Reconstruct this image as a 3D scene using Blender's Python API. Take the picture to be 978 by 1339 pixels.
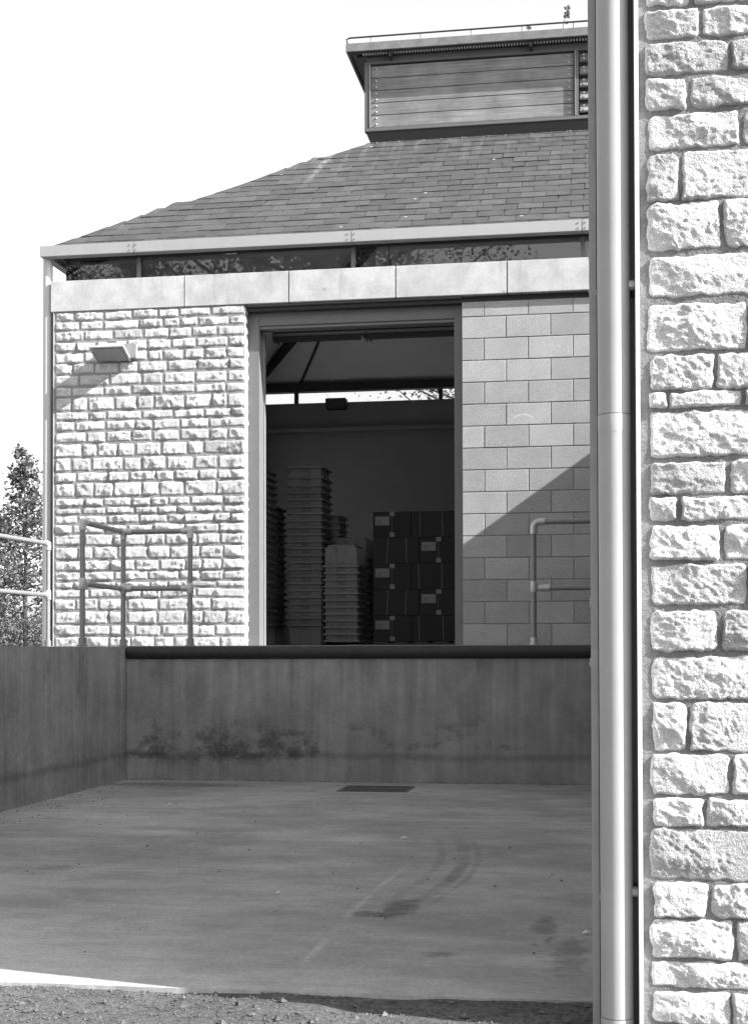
import bpy, bmesh, math, random
from mathutils import Vector, Matrix, noise
R = math.radians
for o in list(bpy.data.objects): bpy.data.objects.remove(o)
scene = bpy.context.scene
col = scene.collection

# ------------------------------------------------------------------ camera
CAM = Vector((1.4989, -14.7913, -0.0625)); YAW, PITCH, ROLL = -0.1622, 0.0195, -0.0022
fwd = Vector((math.sin(YAW)*math.cos(PITCH), math.cos(YAW)*math.cos(PITCH), math.sin(PITCH)))
rgt = Vector((math.cos(YAW), -math.sin(YAW), 0)); upv = rgt.cross(fwd)
r2 = rgt*math.cos(ROLL)+upv*math.sin(ROLL); u2 = upv*math.cos(ROLL)-rgt*math.sin(ROLL)
cd = bpy.data.cameras.new('camera'); cam = bpy.data.objects.new('camera', cd); col.objects.link(cam)
m = Matrix((r2, u2, -fwd)).transposed().to_4x4(); m.translation = CAM; cam.matrix_world = m
cd.sensor_fit = 'HORIZONTAL'; cd.sensor_width = 36; cd.lens = 36*1900.63/978
cd.shift_y = 146.7/978; cd.clip_end = 2000; cd.clip_start = .05
scene.camera = cam
# ------------------------------------------------------------------ sky and sun (black-and-white photograph: neutral light)
SUN = Vector((1, -.253, .705)).normalized()
EL = math.asin(SUN.z); AZ = math.atan2(SUN.x, SUN.y)
w = bpy.data.worlds.new('World'); scene.world = w; w.use_nodes = True
nt = w.node_tree; nt.nodes.clear()
sky = nt.nodes.new('ShaderNodeTexSky'); sky.sky_type = 'NISHITA'; sky.sun_disc = False
sky.sun_elevation = EL; sky.sun_rotation = AZ; sky.air_density = 1.0; sky.dust_density = 2.0
bw = nt.nodes.new('ShaderNodeVectorMath'); bw.operation = 'DOT_PRODUCT'; bw.inputs[1].default_value = (.10, .35, .55)   # film response: blue-sensitive black and white
bg = nt.nodes.new('ShaderNodeBackground'); bg.inputs[1].default_value = .125
ou = nt.nodes.new('ShaderNodeOutputWorld')
nt.links.new(sky.outputs[0], bw.inputs[0]); nt.links.new(bw.outputs['Value'], bg.inputs[0]); nt.links.new(bg.outputs[0], ou.inputs[0])
sl = bpy.data.lights.new('sun', 'SUN'); sl.energy = 4.4; sl.angle = R(.5); sl.color = (1, 1, 1)
so = bpy.data.objects.new('sun', sl); col.objects.link(so); so.rotation_euler = SUN.to_track_quat('Z', 'Y').to_euler(); so.location = (20, -5, 20)
vs = scene.view_settings; vs.view_transform = 'Standard'; vs.look = 'None'; vs.gamma = 1; vs.exposure = 1.65; vs.use_curve_mapping = False

# ------------------------------------------------------------------ helpers
WM = {}
def setp(o, parent):
    if parent is not None:
        o.parent = parent; o.matrix_parent_inverse = WM[parent.name].inverted()
def tag(o, label, cat=None, group=None, kind=None):
    if label: o['label'] = label
    if cat: o['category'] = cat
    if group: o['group'] = group
    if kind: o['kind'] = kind
    return o
def thing(name, loc, label, cat, group=None):
    o = bpy.data.objects.new(name, None); col.objects.link(o); o.location = loc; o.empty_display_size = .1
    WM[o.name] = Matrix.Translation(Vector(loc)); return tag(o, label, cat, group)
def link(name, me, mat, parent=None, loc=None, rot=None):
    o = bpy.data.objects.new(name, me); col.objects.link(o)
    if mat is not None and not me.materials: me.materials.append(mat)
    if loc is not None: o.location = loc
    if rot is not None: o.rotation_euler = rot
    WM[o.name] = Matrix.LocRotScale(o.location, o.rotation_euler, None)
    setp(o, parent); return o
class MB:
    def __init__(s): s.v = []; s.f = []
    def add(s, vs, fs):
        b = len(s.v); s.v += [tuple(p) for p in vs]; s.f += [tuple(i+b for i in q) for q in fs]; return s
    def box(s, x0, x1, y0, y1, z0, z1, mtx=None):
        v = [Vector((x, y, z)) for x in (x0, x1) for y in (y0, y1) for z in (z0, z1)]
        if mtx is not None: v = [mtx@p for p in v]
        return s.add(v, [(0,1,3,2), (4,6,7,5), (0,4,5,1), (2,3,7,6), (0,2,6,4), (1,5,7,3)])
    def bar(s, a, b, wd, h, up=Vector((0,0,1))):
        a = Vector(a); b = Vector(b); d = (b-a).normalized(); sd = d.cross(up).normalized(); uu = sd.cross(d)
        v = [p+sd*sx*wd/2+uu*sz*h/2 for p in (a, b) for sx in (-1, 1) for sz in (-1, 1)]
        return s.add(v, [(0,1,3,2), (4,6,7,5), (0,4,5,1), (2,3,7,6), (0,2,6,4), (1,5,7,3)])
    def tube(s, pts, r, n=14, cap=True):
        pts = [Vector(p) for p in pts]; rs = r if isinstance(r, (list, tuple)) else [r]*len(pts)
        ring = []; d0 = (pts[1]-pts[0]).normalized(); sd = d0.orthogonal().normalized()
        for i, p in enumerate(pts):
            d = ((pts[min(i+1, len(pts)-1)]-pts[max(i-1, 0)])).normalized()
            sd = (sd-d*sd.dot(d)).normalized(); uu = d.cross(sd)
            ring.append([p+(sd*math.cos(2*math.pi*k/n)+uu*math.sin(2*math.pi*k/n))*rs[i] for k in range(n)])
        v = [p for q in ring for p in q]; f = []
        for i in range(len(pts)-1):
            for k in range(n): f.append((i*n+k, i*n+(k+1) % n, (i+1)*n+(k+1) % n, (i+1)*n+k))
        if cap: f.append(tuple(range(n))[::-1]); f.append(tuple((len(pts)-1)*n+k for k in range(n)))
        return s.add(v, f)
    def poly(s, pts): return s.add(pts, [tuple(range(len(pts)))])
    def mesh(s, name, smooth=False):
        me = bpy.data.meshes.new(name); me.from_pydata(s.v, [], s.f)
        bm = bmesh.new(); bm.from_mesh(me); bmesh.ops.recalc_face_normals(bm, faces=bm.faces); bm.to_mesh(me); bm.free()
        if smooth: me.polygons.foreach_set('use_smooth', [True]*len(me.polygons))
        me.update(); return me
    def raw(s, name, smooth=False):
        me = bpy.data.meshes.new(name); me.from_pydata(s.v, [], s.f)
        if smooth: me.polygons.foreach_set('use_smooth', [True]*len(me.polygons))
        me.update(); return me
    def build(s, name, mat, parent=None, smooth=False, bevel=0, loc=None, rot=None):
        me = s.mesh(name, smooth)
        if bevel:
            bm = bmesh.new(); bm.from_mesh(me); bmesh.ops.bevel(bm, geom=bm.edges[:], offset=bevel, segments=2, affect='EDGES', clamp_overlap=True); bm.to_mesh(me); bm.free()
        o = link(name, me, mat, parent, loc, rot)
        if smooth: auto_smooth(me)
        return o
def auto_smooth(me, ang=40):
    bm = bmesh.new(); bm.from_mesh(me)
    for e in bm.edges: e.smooth = not (len(e.link_faces) == 2 and e.calc_face_angle(0) > R(ang))
    bm.to_mesh(me); bm.free()

# ------------------------------------------------------------------ materials (all neutral greys)
class NT:
    def __init__(s, name):
        s.m = bpy.data.materials.new(name); s.m.use_nodes = True; s.t = s.m.node_tree; s.t.nodes.clear()
        s.out = s.t.nodes.new('ShaderNodeOutputMaterial'); s.geo = None
    def new(s, ty): return s.t.nodes.new(ty)
    def ln(s, a, b): s.t.links.new(a, b)
    def val(s, inp, v):
        if isinstance(v, (int, float)): inp.default_value = v
        elif isinstance(v, tuple): inp.default_value = v
        else: s.ln(v, inp)
    def pos(s):
        if not s.geo: s.geo = s.new('ShaderNodeNewGeometry')
        return s.geo.outputs['Position']
    def mth(s, op, a, b=0.0, c=None, clamp=False):
        n = s.new('ShaderNodeMath'); n.operation = op; n.use_clamp = clamp
        s.val(n.inputs[0], a); s.val(n.inputs[1], b)
        if c is not None: s.val(n.inputs[2], c)
        return n.outputs[0]
    def xyz(s, v=None):
        n = s.new('ShaderNodeSeparateXYZ'); s.ln(v or s.pos(), n.inputs[0]); return n.outputs
    def mapv(s, scale=(1,1,1), loc=(0,0,0), v=None):
        n = s.new('ShaderNodeMapping'); s.ln(v or s.pos(), n.inputs[0]); n.inputs['Scale'].default_value = scale; n.inputs['Location'].default_value = loc; return n.outputs[0]
    def noise(s, scale, detail=3, rough=.55, v=None, dist=0):
        n = s.new('ShaderNodeTexNoise'); s.ln(v or s.pos(), n.inputs['Vector']); n.inputs['Scale'].default_value = scale
        n.inputs['Detail'].default_value = detail; n.inputs['Roughness'].default_value = rough; n.inputs['Distortion'].default_value = dist; return n.outputs[0]
    def voro(s, scale, v=None, out='Distance'):
        n = s.new('ShaderNodeTexVoronoi'); s.ln(v or s.pos(), n.inputs['Vector']); n.inputs['Scale'].default_value = scale; return n.outputs[out]
    def rng(s, v, a, b, c=0.0, d=1.0):
        n = s.new('ShaderNodeMapRange'); n.interpolation_type = 'SMOOTHSTEP'; s.val(n.inputs[0], v)
        for i, q in enumerate((a, b, c, d)): s.val(n.inputs[i+1], q)
        return n.outputs[0]
    def bump(s, h, strength, dist):
        n = s.new('ShaderNodeBump'); s.ln(h, n.inputs['Height']); n.inputs['Strength'].default_value = strength; n.inputs['Distance'].default_value = dist; return n.outputs[0]
    def rand(s): return s.new('ShaderNodeObjectInfo').outputs['Random']
    def fin(s, colv, rough=.85, metal=0.0, normal=None, spec=.3):
        b = s.new('ShaderNodeBsdfPrincipled')
        if isinstance(colv, (int, float)): b.inputs['Base Color'].default_value = (colv,)*3+(1,)
        else: s.ln(colv, b.inputs['Base Color'])
        s.val(b.inputs['Roughness'], rough); s.val(b.inputs['Metallic'], metal); b.inputs['Specular IOR Level'].default_value = spec
        if normal is not None: s.ln(normal, b.inputs['Normal'])
        s.ln(b.outputs[0], s.out.inputs[0]); return s.m
def simple(name, g, rough=.8, metal=0.0, var=.12, sc=6, fine=0.0, fsc=200, bst=.0, bsc=80, bd=.003, orand=0.0, spec=.3):
    n = NT(name); c = n.mth('MULTIPLY_ADD', n.noise(sc, 5, .6), g*var*4, g*(1-var*2))
    if fine: c = n.mth('MULTIPLY', c, n.mth('MULTIPLY_ADD', n.noise(fsc, 2), fine*2, 1-fine))
    if orand: c = n.mth('MULTIPLY', c, n.mth('MULTIPLY_ADD', n.rand(), orand*2, 1-orand))
    nm = n.bump(n.noise(bsc, 4, .65), bst, bd) if bst else None
    return n.fin(c, rough, metal, nm, spec)

def stone_mat():
    n = NT('rock_faced_limestone')
    rv = n.rand(); c = n.mth('MULTIPLY_ADD', rv, .14, .57); c = n.mth('MULTIPLY', c, n.rng(rv, .05, .09, .82, 1))
    c = n.mth('MULTIPLY', c, n.rng(n.noise(14, 5, .6), .25, .75, .80, 1.08))
    c = n.mth('MULTIPLY', c, n.rng(n.noise(170, 4, .7), .3, .7, .74, 1.10))
    h = n.mth('ADD', n.mth('MULTIPLY', n.noise(75, 5, .68), .65), n.mth('MULTIPLY', n.noise(190, 3, .6), .35))
    return n.fin(c, .92, 0, n.bump(h, 1.0, .018), .2)
M_STONE = stone_mat()
M_MORTAR = simple('mortar', .18, .95, var=.18, sc=14, fine=.25, fsc=130, bst=1.0, bsc=70, bd=.012)
def block_mat():
    n = NT('concrete_block')
    c = n.mth('MULTIPLY_ADD', n.rand(), .09, .325)
    c = n.mth('MULTIPLY', c, n.rng(n.noise(3, 4, .6), .3, .7, .92, 1.06))
    c = n.mth('MULTIPLY', c, n.rng(n.noise(100, 4, .75), .3, .72, .62, 1.28))
    pit = n.rng(n.noise(95, 2, .5), .60, .72, 0, 1)
    c = n.mth('MULTIPLY', c, n.mth('MULTIPLY_ADD', pit, -.25, 1.0))
    # a curved scrape left on the wall
    x, y, z = n.xyz()
    r = n.mth('POWER', n.mth('ADD', n.mth('POWER', n.mth('SUBTRACT', x, .62), 2.0), n.mth('POWER', n.mth('MULTIPLY', n.mth('SUBTRACT', z, 2.26), 1.3), 2.0)), .5)
    arc = n.mth('MULTIPLY', n.rng(n.mth('ABSOLUTE', n.mth('SUBTRACT', r, .125)), .003, .008, 1, 0), n.rng(z, 2.30, 2.34, 0, 1))
    c = n.mth('MULTIPLY_ADD', arc, .22, c)
    h = n.mth('SUBTRACT', n.mth('MULTIPLY', n.noise(130, 4, .65), .6), n.mth('MULTIPLY', pit, .5))
    return n.fin(c, .93, 0, n.bump(h, .8, .004), .2)
M_BLOCK = block_mat()
M_JOINT = simple('block_joint_mortar', .25, .95, var=.1, sc=12)
def lintel_mat():
    n = NT('cast_stone')
    c = n.mth('MULTIPLY_ADD', n.rand(), .05, .475)
    c = n.mth('MULTIPLY', c, n.rng(n.noise(4.5, 6, .66), .3, .72, .80, 1.08))
    st = n.noise(1, 4, .6, n.mapv((14, 14, 1.2)))
    c = n.mth('MULTIPLY', c, n.rng(st, .52, .75, 1, .84))
    c = n.mth('MULTIPLY', c, n.rng(n.noise(130, 2), .3, .7, .9, 1.07))
    blot = n.rng(n.noise(9, 5, .7, n.mapv(loc=(3.3, 1, 7.7))), .66, .74, 1, .62)
    c = n.mth('MULTIPLY', c, blot)
    return n.fin(c, .9, 0, n.bump(n.noise(150, 3), .25, .002), .2)
M_LINTEL = lintel_mat()
def slate_mat():
    n = NT('roof_slate')
    c = n.mth('MULTIPLY_ADD', n.mth('POWER', n.rand(), 1.5), .020, .048)
    c = n.mth('MULTIPLY', c, n.rng(n.noise(8, 4, .6), .3, .7, .82, 1.12))
    x, y, z = n.xyz()
    run = n.mth('MULTIPLY', n.rng(n.noise(1, 3, .6, n.mapv((7.5, .5, .5))), .50, .66, 0, 1), n.rng(z, 5.25, 6.2, 0, 1))
    run = n.mth('MULTIPLY', run, n.rng(n.noise(22, 4, .7), .3, .6, .25, 1))
    c = n.mth('MULTIPLY_ADD', run, .045, c)
    # lime run below the hip's head
    d = n.mth('ABSOLUTE', n.mth('ADD', n.mth('SUBTRACT', x, -1.86), n.mth('MULTIPLY', n.mth('SUBTRACT', 6.02, z), .18)))
    l = n.mth('MULTIPLY', n.rng(d, .01, .06, 1, 0), n.rng(z, 5.1, 5.95, 0, 1))
    c = n.mth('MULTIPLY_ADD', n.mth('MULTIPLY', l, n.rng(n.noise(14, 3), .35, .6, .1, 1)), .11, c)
    sp = n.rng(n.voro(2.4), .035, .05, 1, 0)
    c = n.mth('MULTIPLY_ADD', sp, .25, c)
    return n.fin(c, .62, 0, n.bump(n.noise(45, 4, .6), .25, .003), .35)
M_SLATE = slate_mat()
M_FASCIA = simple('fascia_metal', .40, .55, .35, var=.05, sc=5, fine=.06, fsc=260)
M_BEAD = simple('bright_edge_metal', .72, .5, .1, var=.08, sc=20)
M_EDGE = simple('weathered_roof_edge', .17, .85, 0, var=.25, sc=9, fine=.2, fsc=60)
M_PIPE2 = simple('pale_downpipe', .5, .45, .1, var=.04, sc=3)
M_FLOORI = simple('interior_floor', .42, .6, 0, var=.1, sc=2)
M_GRILLE = simple('white_grille', .85, .5, 0, var=.03)
M_POST = simple('corner_post_render', .42, .8, 0, var=.12, sc=12, fine=.1)
M_IRON = simple('rusted_iron', .13, .8, .1, var=.25, sc=30)
M_MORTAR2 = simple('pale_mortar', .27, .95, var=.18, sc=14, fine=.2, fsc=130, bst=1.0, bsc=70, bd=.010)
M_GALV = simple('galvanised_steel', .30, .5, .35, var=.09, sc=14, fine=.06, fsc=160)
M_RAIL = simple('galvanised_tube', .24, .55, .4, var=.12, sc=18, fine=.1, fsc=120)
M_FIT = simple('rail_fitting', .48, .45, .5, var=.1, sc=30)
M_PIPE = simple('downpipe_metal', .34, .55, .0, var=.07, sc=4, fine=.07, fsc=260)
M_DARK = simple('dark_painted_steel', .05, .5, .2, var=.1, sc=9)
M_FRAME = simple('door_frame_paint', .175, .5, .1, var=.06, sc=6)
M_SOFFIT = simple('soffit_board', .12, .7, 0, var=.08, sc=4)
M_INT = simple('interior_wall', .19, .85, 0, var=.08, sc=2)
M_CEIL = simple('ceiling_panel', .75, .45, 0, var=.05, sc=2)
M_BLACK = simple('black_steel_nosing', .035, .45, .3, var=.2, sc=9, fine=.1, fsc=70)
M_BOLT = simple('bolt_steel', .5, .35, .8, var=.05, sc=9)
M_CRATE = simple('crate_plastic', .15, .5, 0, var=.05, sc=3, orand=.1)
M_CRATE2 = simple('pale_crate_plastic', .15, .5, 0, var=.05, sc=3, orand=.06)
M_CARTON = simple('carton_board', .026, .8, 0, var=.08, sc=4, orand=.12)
M_LABEL = simple('paper_label', .2, .8, 0, var=.1, sc=30)
M_TAPE = simple('strapping_tape', .15, .5, 0, var=.05, sc=9)
M_PRINT = simple('label_print', .04, .8)
M_PAPER = simple('scrap_paper', .75, .8, var=.05)
def wood_mat():
    n = NT('weathered_board')
    c = n.mth('MULTIPLY_ADD', n.rand(), .08, .15)
    g = n.noise(1, 6, .7, n.mapv((1.6, 1, 60)), .3)
    c = n.mth('MULTIPLY', c, n.rng(g, .3, .7, .72, 1.22))
    c = n.mth('MULTIPLY', c, n.rng(n.noise(3.3, 4, .6), .3, .7, .8, 1.15))
    return n.fin(c, .8, 0, n.bump(g, .3, .003), .25)
M_WOOD = wood_mat()
def yard_mat():
    n = NT('yard_concrete')
    c = n.mth('MULTIPLY_ADD', n.noise(.7, 6, .66), .40, .145)
    st = n.noise(1, 5, .62, n.mapv((.55, 2.4, 1)), .4)
    c = n.mth('MULTIPLY', c, n.rng(st, .3, .72, .86, 1.10))
    c = n.mth('MULTIPLY', c, n.rng(n.noise(45, 5, .75), .3, .7, .85, 1.12))
    c = n.mth('MULTIPLY', c, n.rng(n.noise(5.5, 6, .72, n.mapv((.6, 1.6, 1))), .3, .7, .92, 1.07))
    x, y, z = n.xyz()
    c = n.mth('MULTIPLY', c, n.rng(n.noise(2.6, 6, .7, n.mapv(loc=(5, 2, 0))), .3, .7, .86, 1.10))
    # oily spots
    sp = n.mth('MULTIPLY', n.rng(n.noise(2.7, 4, .65, n.mapv((1.6, 1, 1))), .68, .76, 0, 1), .42)
    c = n.mth('MULTIPLY', c, n.mth('SUBTRACT', 1.0, sp))
    # pale scrape arc
    e = n.mth('MULTIPLY_ADD', n.mth('POWER', n.mth('ADD', y, 8.3), 2.0), .016, .305)
    d = n.mth('ABSOLUTE', n.mth('SUBTRACT', x, e))
    a = n.mth('MULTIPLY', n.rng(d, .006, .026, 1, 0), n.mth('MULTIPLY', n.rng(y, -9.5, -9.2, 0, 1), n.rng(y, -7.6, -6.2, 1, 0)))
    a = n.mth('MULTIPLY', a, n.rng(n.noise(9, 5, .7), .30, .66, 0, 1))
    a = n.mth('MULTIPLY', a, n.rng(n.noise(2.2, 2), .42, .58, .1, 1))
    c = n.mth('MULTIPLY_ADD', a, .15, c)
    # dark tyre arcs
    for k, (x0, wd, am) in enumerate(((.66, .055, .38), (.52, .035, .22), (.74, .025, .2))):
        e = n.mth('MULTIPLY_ADD', n.mth('POWER', n.mth('ADD', y, 6.75), 2.0), -.085, x0)
        d = n.mth('ABSOLUTE', n.mth('SUBTRACT', x, e))
        a = n.mth('MULTIPLY', n.rng(d, wd*.3, wd, 1, 0), n.mth('MULTIPLY', n.rng(y, -8.2, -7.4, 0, 1), n.rng(y, -5.9, -5.2, 1, 0)))
        a = n.mth('MULTIPLY', a, n.rng(n.noise(4+k, 4), .35, .6, .2, 1))
        c = n.mth('MULTIPLY', c, n.mth('MULTIPLY_ADD', a, -am, 1.0))
    # dark spill
    for (px, py, sx, sy, am) in ((.50, -8.0, .085, .27, .5), (.40, -8.17, .09, .08, .45), (.82, -9.02, .07, .06, .4), (-1.6, -7.0, .12, .12, .3), (1.2, -8.35, .06, .22, .4), (1.33, -9.0, .07, .35, .35), (-2.55, -2.0, .9, .22, .42), (-1.3, -5.2, .5, .12, .15)):
        q = n.mth('ADD', n.mth('POWER', n.mth('DIVIDE', n.mth('SUBTRACT', x, px), sx), 2.0), n.mth('POWER', n.mth('DIVIDE', n.mth('SUBTRACT', y, py), sy), 2.0))
        a = n.rng(n.mth('ADD', q, n.mth('MULTIPLY', n.mth('SUBTRACT', n.noise(11, 6, .72), .5), 4.5)), .0, 1.5, 1, 0)
        c = n.mth('MULTIPLY', c, n.mth('MULTIPLY_ADD', a, -am, 1.0))
    sk = n.rng(n.voro(3.1, n.mapv((1, .8, 1))), .008, .022, .45, 1)
    c = n.mth('MULTIPLY', c, sk)
    return n.fin(c, .9, 0, n.bump(n.noise(70, 4, .65), .3, .004), .25)
M_YARD = yard_mat()
def wall_mat():
    n = NT('stained_concrete')
    x, y, z = n.xyz()
    c = n.mth('MULTIPLY_ADD', n.noise(2.2, 7, .72), .34, .10)
    s1 = n.noise(1, 4, .6, n.mapv((9, 9, .35)))
    c = n.mth('MULTIPLY', c, n.rng(s1, .3, .7, .89, 1.09))
    s2 = n.noise(1, 5, .6, n.mapv((23, 23, 1.1)))
    c = n.mth('MULTIPLY', c, n.rng(s2, .3, .7, .92, 1.06))
    c = n.mth('MULTIPLY', c, n.rng(n.noise(60, 4, .7), .3, .7, .9, 1.08))
    # algae and damp patches low on the wall
    pn = n.noise(3.1, 6, .68, n.mapv((1, 1, 1.5)))
    band = n.mth('MULTIPLY', n.rng(z, -1.16, -1.02, 0, 1), n.rng(z, -.90, -.58, 1, 0))
    a = n.mth('MULTIPLY', n.rng(n.mth('MULTIPLY_ADD', n.rng(x, -1.75, -1.2, 0, 1), -.085, pn), .46, .60, 0, 1), band)
    a = n.mth('MULTIPLY', a, n.rng(n.noise(26, 5, .7), .28, .55, .35, 1))
    dk_ = n.mth('MULTIPLY', n.rng(n.noise(1, 3, .6, n.mapv((4.5, 4.5, .5), (7, 3, 0))), .56, .68, 0, 1), n.rng(z, -1.1, -.2, .25, 1))
    c = n.mth('MULTIPLY', c, n.mth('MULTIPLY_ADD', dk_, -.18, 1.0))
    a = n.mth('MULTIPLY', a, n.rng(x, -3.066, -3.05, .25, 1))
    c = n.mth('MULTIPLY', c, n.mth('MULTIPLY_ADD', a, -.55, 1.0))
    tide = n.mth('MULTIPLY', n.rng(n.mth('ABSOLUTE', n.mth('ADD', z, n.mth('MULTIPLY_ADD', n.noise(1.6, 4), .09, .98))), .0, .06, 1, 0), .28)
    c = n.mth('MULTIPLY', c, n.mth('SUBTRACT', 1.0, tide))
    # lime streaks
    ls = n.mth('MULTIPLY', n.rng(n.noise(1, 2, .5, n.mapv((21, 21, .25), (4, 2, 0))), .64, .74, 0, 1), n.rng(z, -.75, -.1, .1, 1))
    c = n.mth('MULTIPLY_ADD', ls, .07, c)
    h = n.mth('ADD', n.noise(40, 4, .6), n.mth('MULTIPLY', n.noise(1, 3, .6, n.mapv((12, 12, .6))), 1.2))
    return n.fin(c, .88, 0, n.bump(h, .3, .006), .25)
M_CONC = wall_mat()
def gravel_mat(name, g):
    n = NT(name)
    c = n.mth('MULTIPLY_ADD', n.noise(2.2, 5, .65), g*1.1, g*.45)
    c = n.mth('MULTIPLY', c, n.rng(n.voro(75, out='Color'), .1, .9, .75, 1.3))
    return n.fin(c, .95, 0, n.bump(n.noise(85, 5, .7), .8, .009), .2)
M_GRAVEL = gravel_mat('gravel_soil', .085)
M_PEBBLE = gravel_mat('gravel_stones', .10)
M_GROUND = simple('upper_ground', .14, .95, var=.2, sc=.6)
def leaf_mat(name, g):
    n = NT(name); c = n.mth('MULTIPLY', n.mth('MULTIPLY_ADD', n.noise(2.5, 3), g*1.2, g*.4), n.rng(n.noise(40, 1), .3, .7, .75, 1.25))
    b = n.new('ShaderNodeBsdfDiffuse'); n.ln(c, b.inputs[0]); t = n.new('ShaderNodeBsdfTranslucent'); n.ln(c, t.inputs[0])
    mx = n.new('ShaderNodeMixShader'); mx.inputs[0].default_value = .35; n.ln(b.outputs[0], mx.inputs[1]); n.ln(t.outputs[0], mx.inputs[2]); n.ln(mx.outputs[0], n.out.inputs[0]); return n.m
M_LEAF = leaf_mat('leaves', .15); M_BARK = simple('bark', .06, .9, var=.2, sc=9)
def glass_mat():
    n = NT('window_glass'); f = n.new('ShaderNodeFresnel'); f.inputs[0].default_value = 1.75
    t = n.new('ShaderNodeBsdfTransparent'); t.inputs[0].default_value = (.86, .86, .86, 1); g = n.new('ShaderNodeBsdfGlossy'); g.inputs['Roughness'].default_value = .0
    mx = n.new('ShaderNodeMixShader'); n.ln(f.outputs[0], mx.inputs[0]); n.ln(t.outputs[0], mx.inputs[1]); n.ln(g.outputs[0], mx.inputs[2]); n.ln(mx.outputs[0], n.out.inputs[0]); return n.m
M_GLASS = glass_mat()

# ------------------------------------------------------------------ setting: ground, yard, upper ground
ZY = -1.2663; DY = -1.4985; XW = -3.068
def struct(o, kind='structure'): o['kind'] = kind; return o
def ground_sheet():
    b = MB(); xs = [-400, -60, -12] + [-4+.09*i for i in range(90)] + [14, 60, 400]; ys = [-400, -60, -20] + [-14+.06*i for i in range(74)] + [-9.4, -2, 80, 400]
    for y in ys:
        for x in xs:
            z = -1.279
            if -4.1 < x < 4.2 and -14.1 < y < -9.5:
                z += .014*noise.fractal(Vector((x*2.2, y*2.2, 0)), 1, 2, 4)+.008*noise.noise(Vector((x*17, y*17, 3)))
                z = min(z, -1.267)
            b.v.append((x, y, z))
    n = len(xs)
    for j in range(len(ys)-1):
        for i in range(n-1): b.f.append((j*n+i, j*n+i+1, (j+1)*n+i+1, (j+1)*n+i))
    return struct(link('ground', b.raw('ground', True), M_GRAVEL))
ground_sheet()
def yard():
    # concrete slab with a slightly worn front edge
    b = MB(); N = 120; x0, x1 = XW-.002, 1.46
    top = []; rnd = random.Random(3)
    for i in range(N+1):
        x = x0+(x1-x0)*i/N
        ye = -9.725+.03*(x-.4)*.5+.010*noise.fractal(Vector((x*3, 0, 0)), 1, 2, 4)
        top.append((x, ye))
    b.add([(x, y, ZY) for x, y in top]+[(x1, DY+.02, ZY), (x0, DY+.02, ZY)], [tuple(range(N+3))])
    b.add([(x, y, ZY) for x, y in top]+[(x, y+.006, -1.36) for x, y in top], [(i, i+N+1, i+N+2, i+1) for i in range(N)])
    struct(link('yard', b.raw('yard'), M_YARD))
yard()
b = MB(); b.box(-120, XW-.30, -9.0, 200, -1.4, -.03); b.box(XW-.30, 120, -.02, 200, -1.4, -.035)
struct(b.build('upper_ground', M_GROUND))

# gravel in front of the slab
def pebbles():
    rnd = random.Random(11); b = MB()
    oct_v = [(1,0,0), (-1,0,0), (0,1,0), (0,-1,0), (0,0,1), (0,0,-1)]
    fs = [(0,2,4), (2,1,4), (1,3,4), (3,0,4), (2,0,5), (1,2,5), (3,1,5), (0,3,5)]
    for i in range(15000):
        x = rnd.uniform(-1.6, 1.7); y = -9.74-abs(rnd.random()**1.3)*.95
        s = .002+.006*rnd.random()**4+(.012 if rnd.random() < .006 else 0)
        z = -1.279+.014*noise.fractal(Vector((x*2.2, y*2.2, 0)), 1, 2, 4)+.008*noise.noise(Vector((x*17, y*17, 3))); z = min(z, -1.267)
        a = rnd.random()*6.3; ca, sa = math.cos(a), math.sin(a); sx, sy, sz = s*rnd.uniform(.8, 1.5), s*rnd.uniform(.7, 1.1), s*rnd.uniform(.5, .9)
        vs = []
        for v in oct_v:
            p = (v[0]*sx*rnd.uniform(.7, 1.2), v[1]*sy*rnd.uniform(.7, 1.2), v[2]*sz*rnd.uniform(.7, 1.2))
            vs.append((x+p[0]*ca-p[1]*sa, y+p[0]*sa+p[1]*ca, z+sz*.3+p[2]))
        b.add(vs, fs)
    o = link('gravel', b.raw('gravel'), M_PEBBLE)
    tag(o, 'loose gravel and soil along the front edge of the concrete yard', 'gravel', kind='stuff')
pebbles()
def debris():
    rnd = random.Random(5); b = MB()
    for i in range(420):
        k = rnd.random()
        if k < .55: x = rnd.uniform(XW+.02, 1.42); y = DY-.01-abs(rnd.gauss(0, .045))
        elif k < .8: x = XW+.02+abs(rnd.gauss(0, .25)); y = rnd.uniform(-6, DY)
        else: x = rnd.uniform(-2.5, 1.4); y = rnd.uniform(-9.5, -2)
        s = rnd.uniform(.002, .008); a = rnd.random()*6.3
        c, d = math.cos(a)*s, math.sin(a)*s
        z = ZY+.003; h = rnd.uniform(.001, .008)
        b.add([(x-c*1.6, y-d*1.6, z), (x+d, y-c, z+h), (x+c*1.6, y+d*1.6, z+.001), (x-d, y+c, z+h*.5), (x, y, z+h+.003)], [(0,1,4), (1,2,4), (2,3,4), (3,0,4)])
    o = link('leaf_litter', b.raw('leaf_litter'), M_BARK)
    tag(o, 'dark crumbs of leaf litter swept against the foot of the dock wall', 'litter', kind='stuff')
debris()

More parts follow.
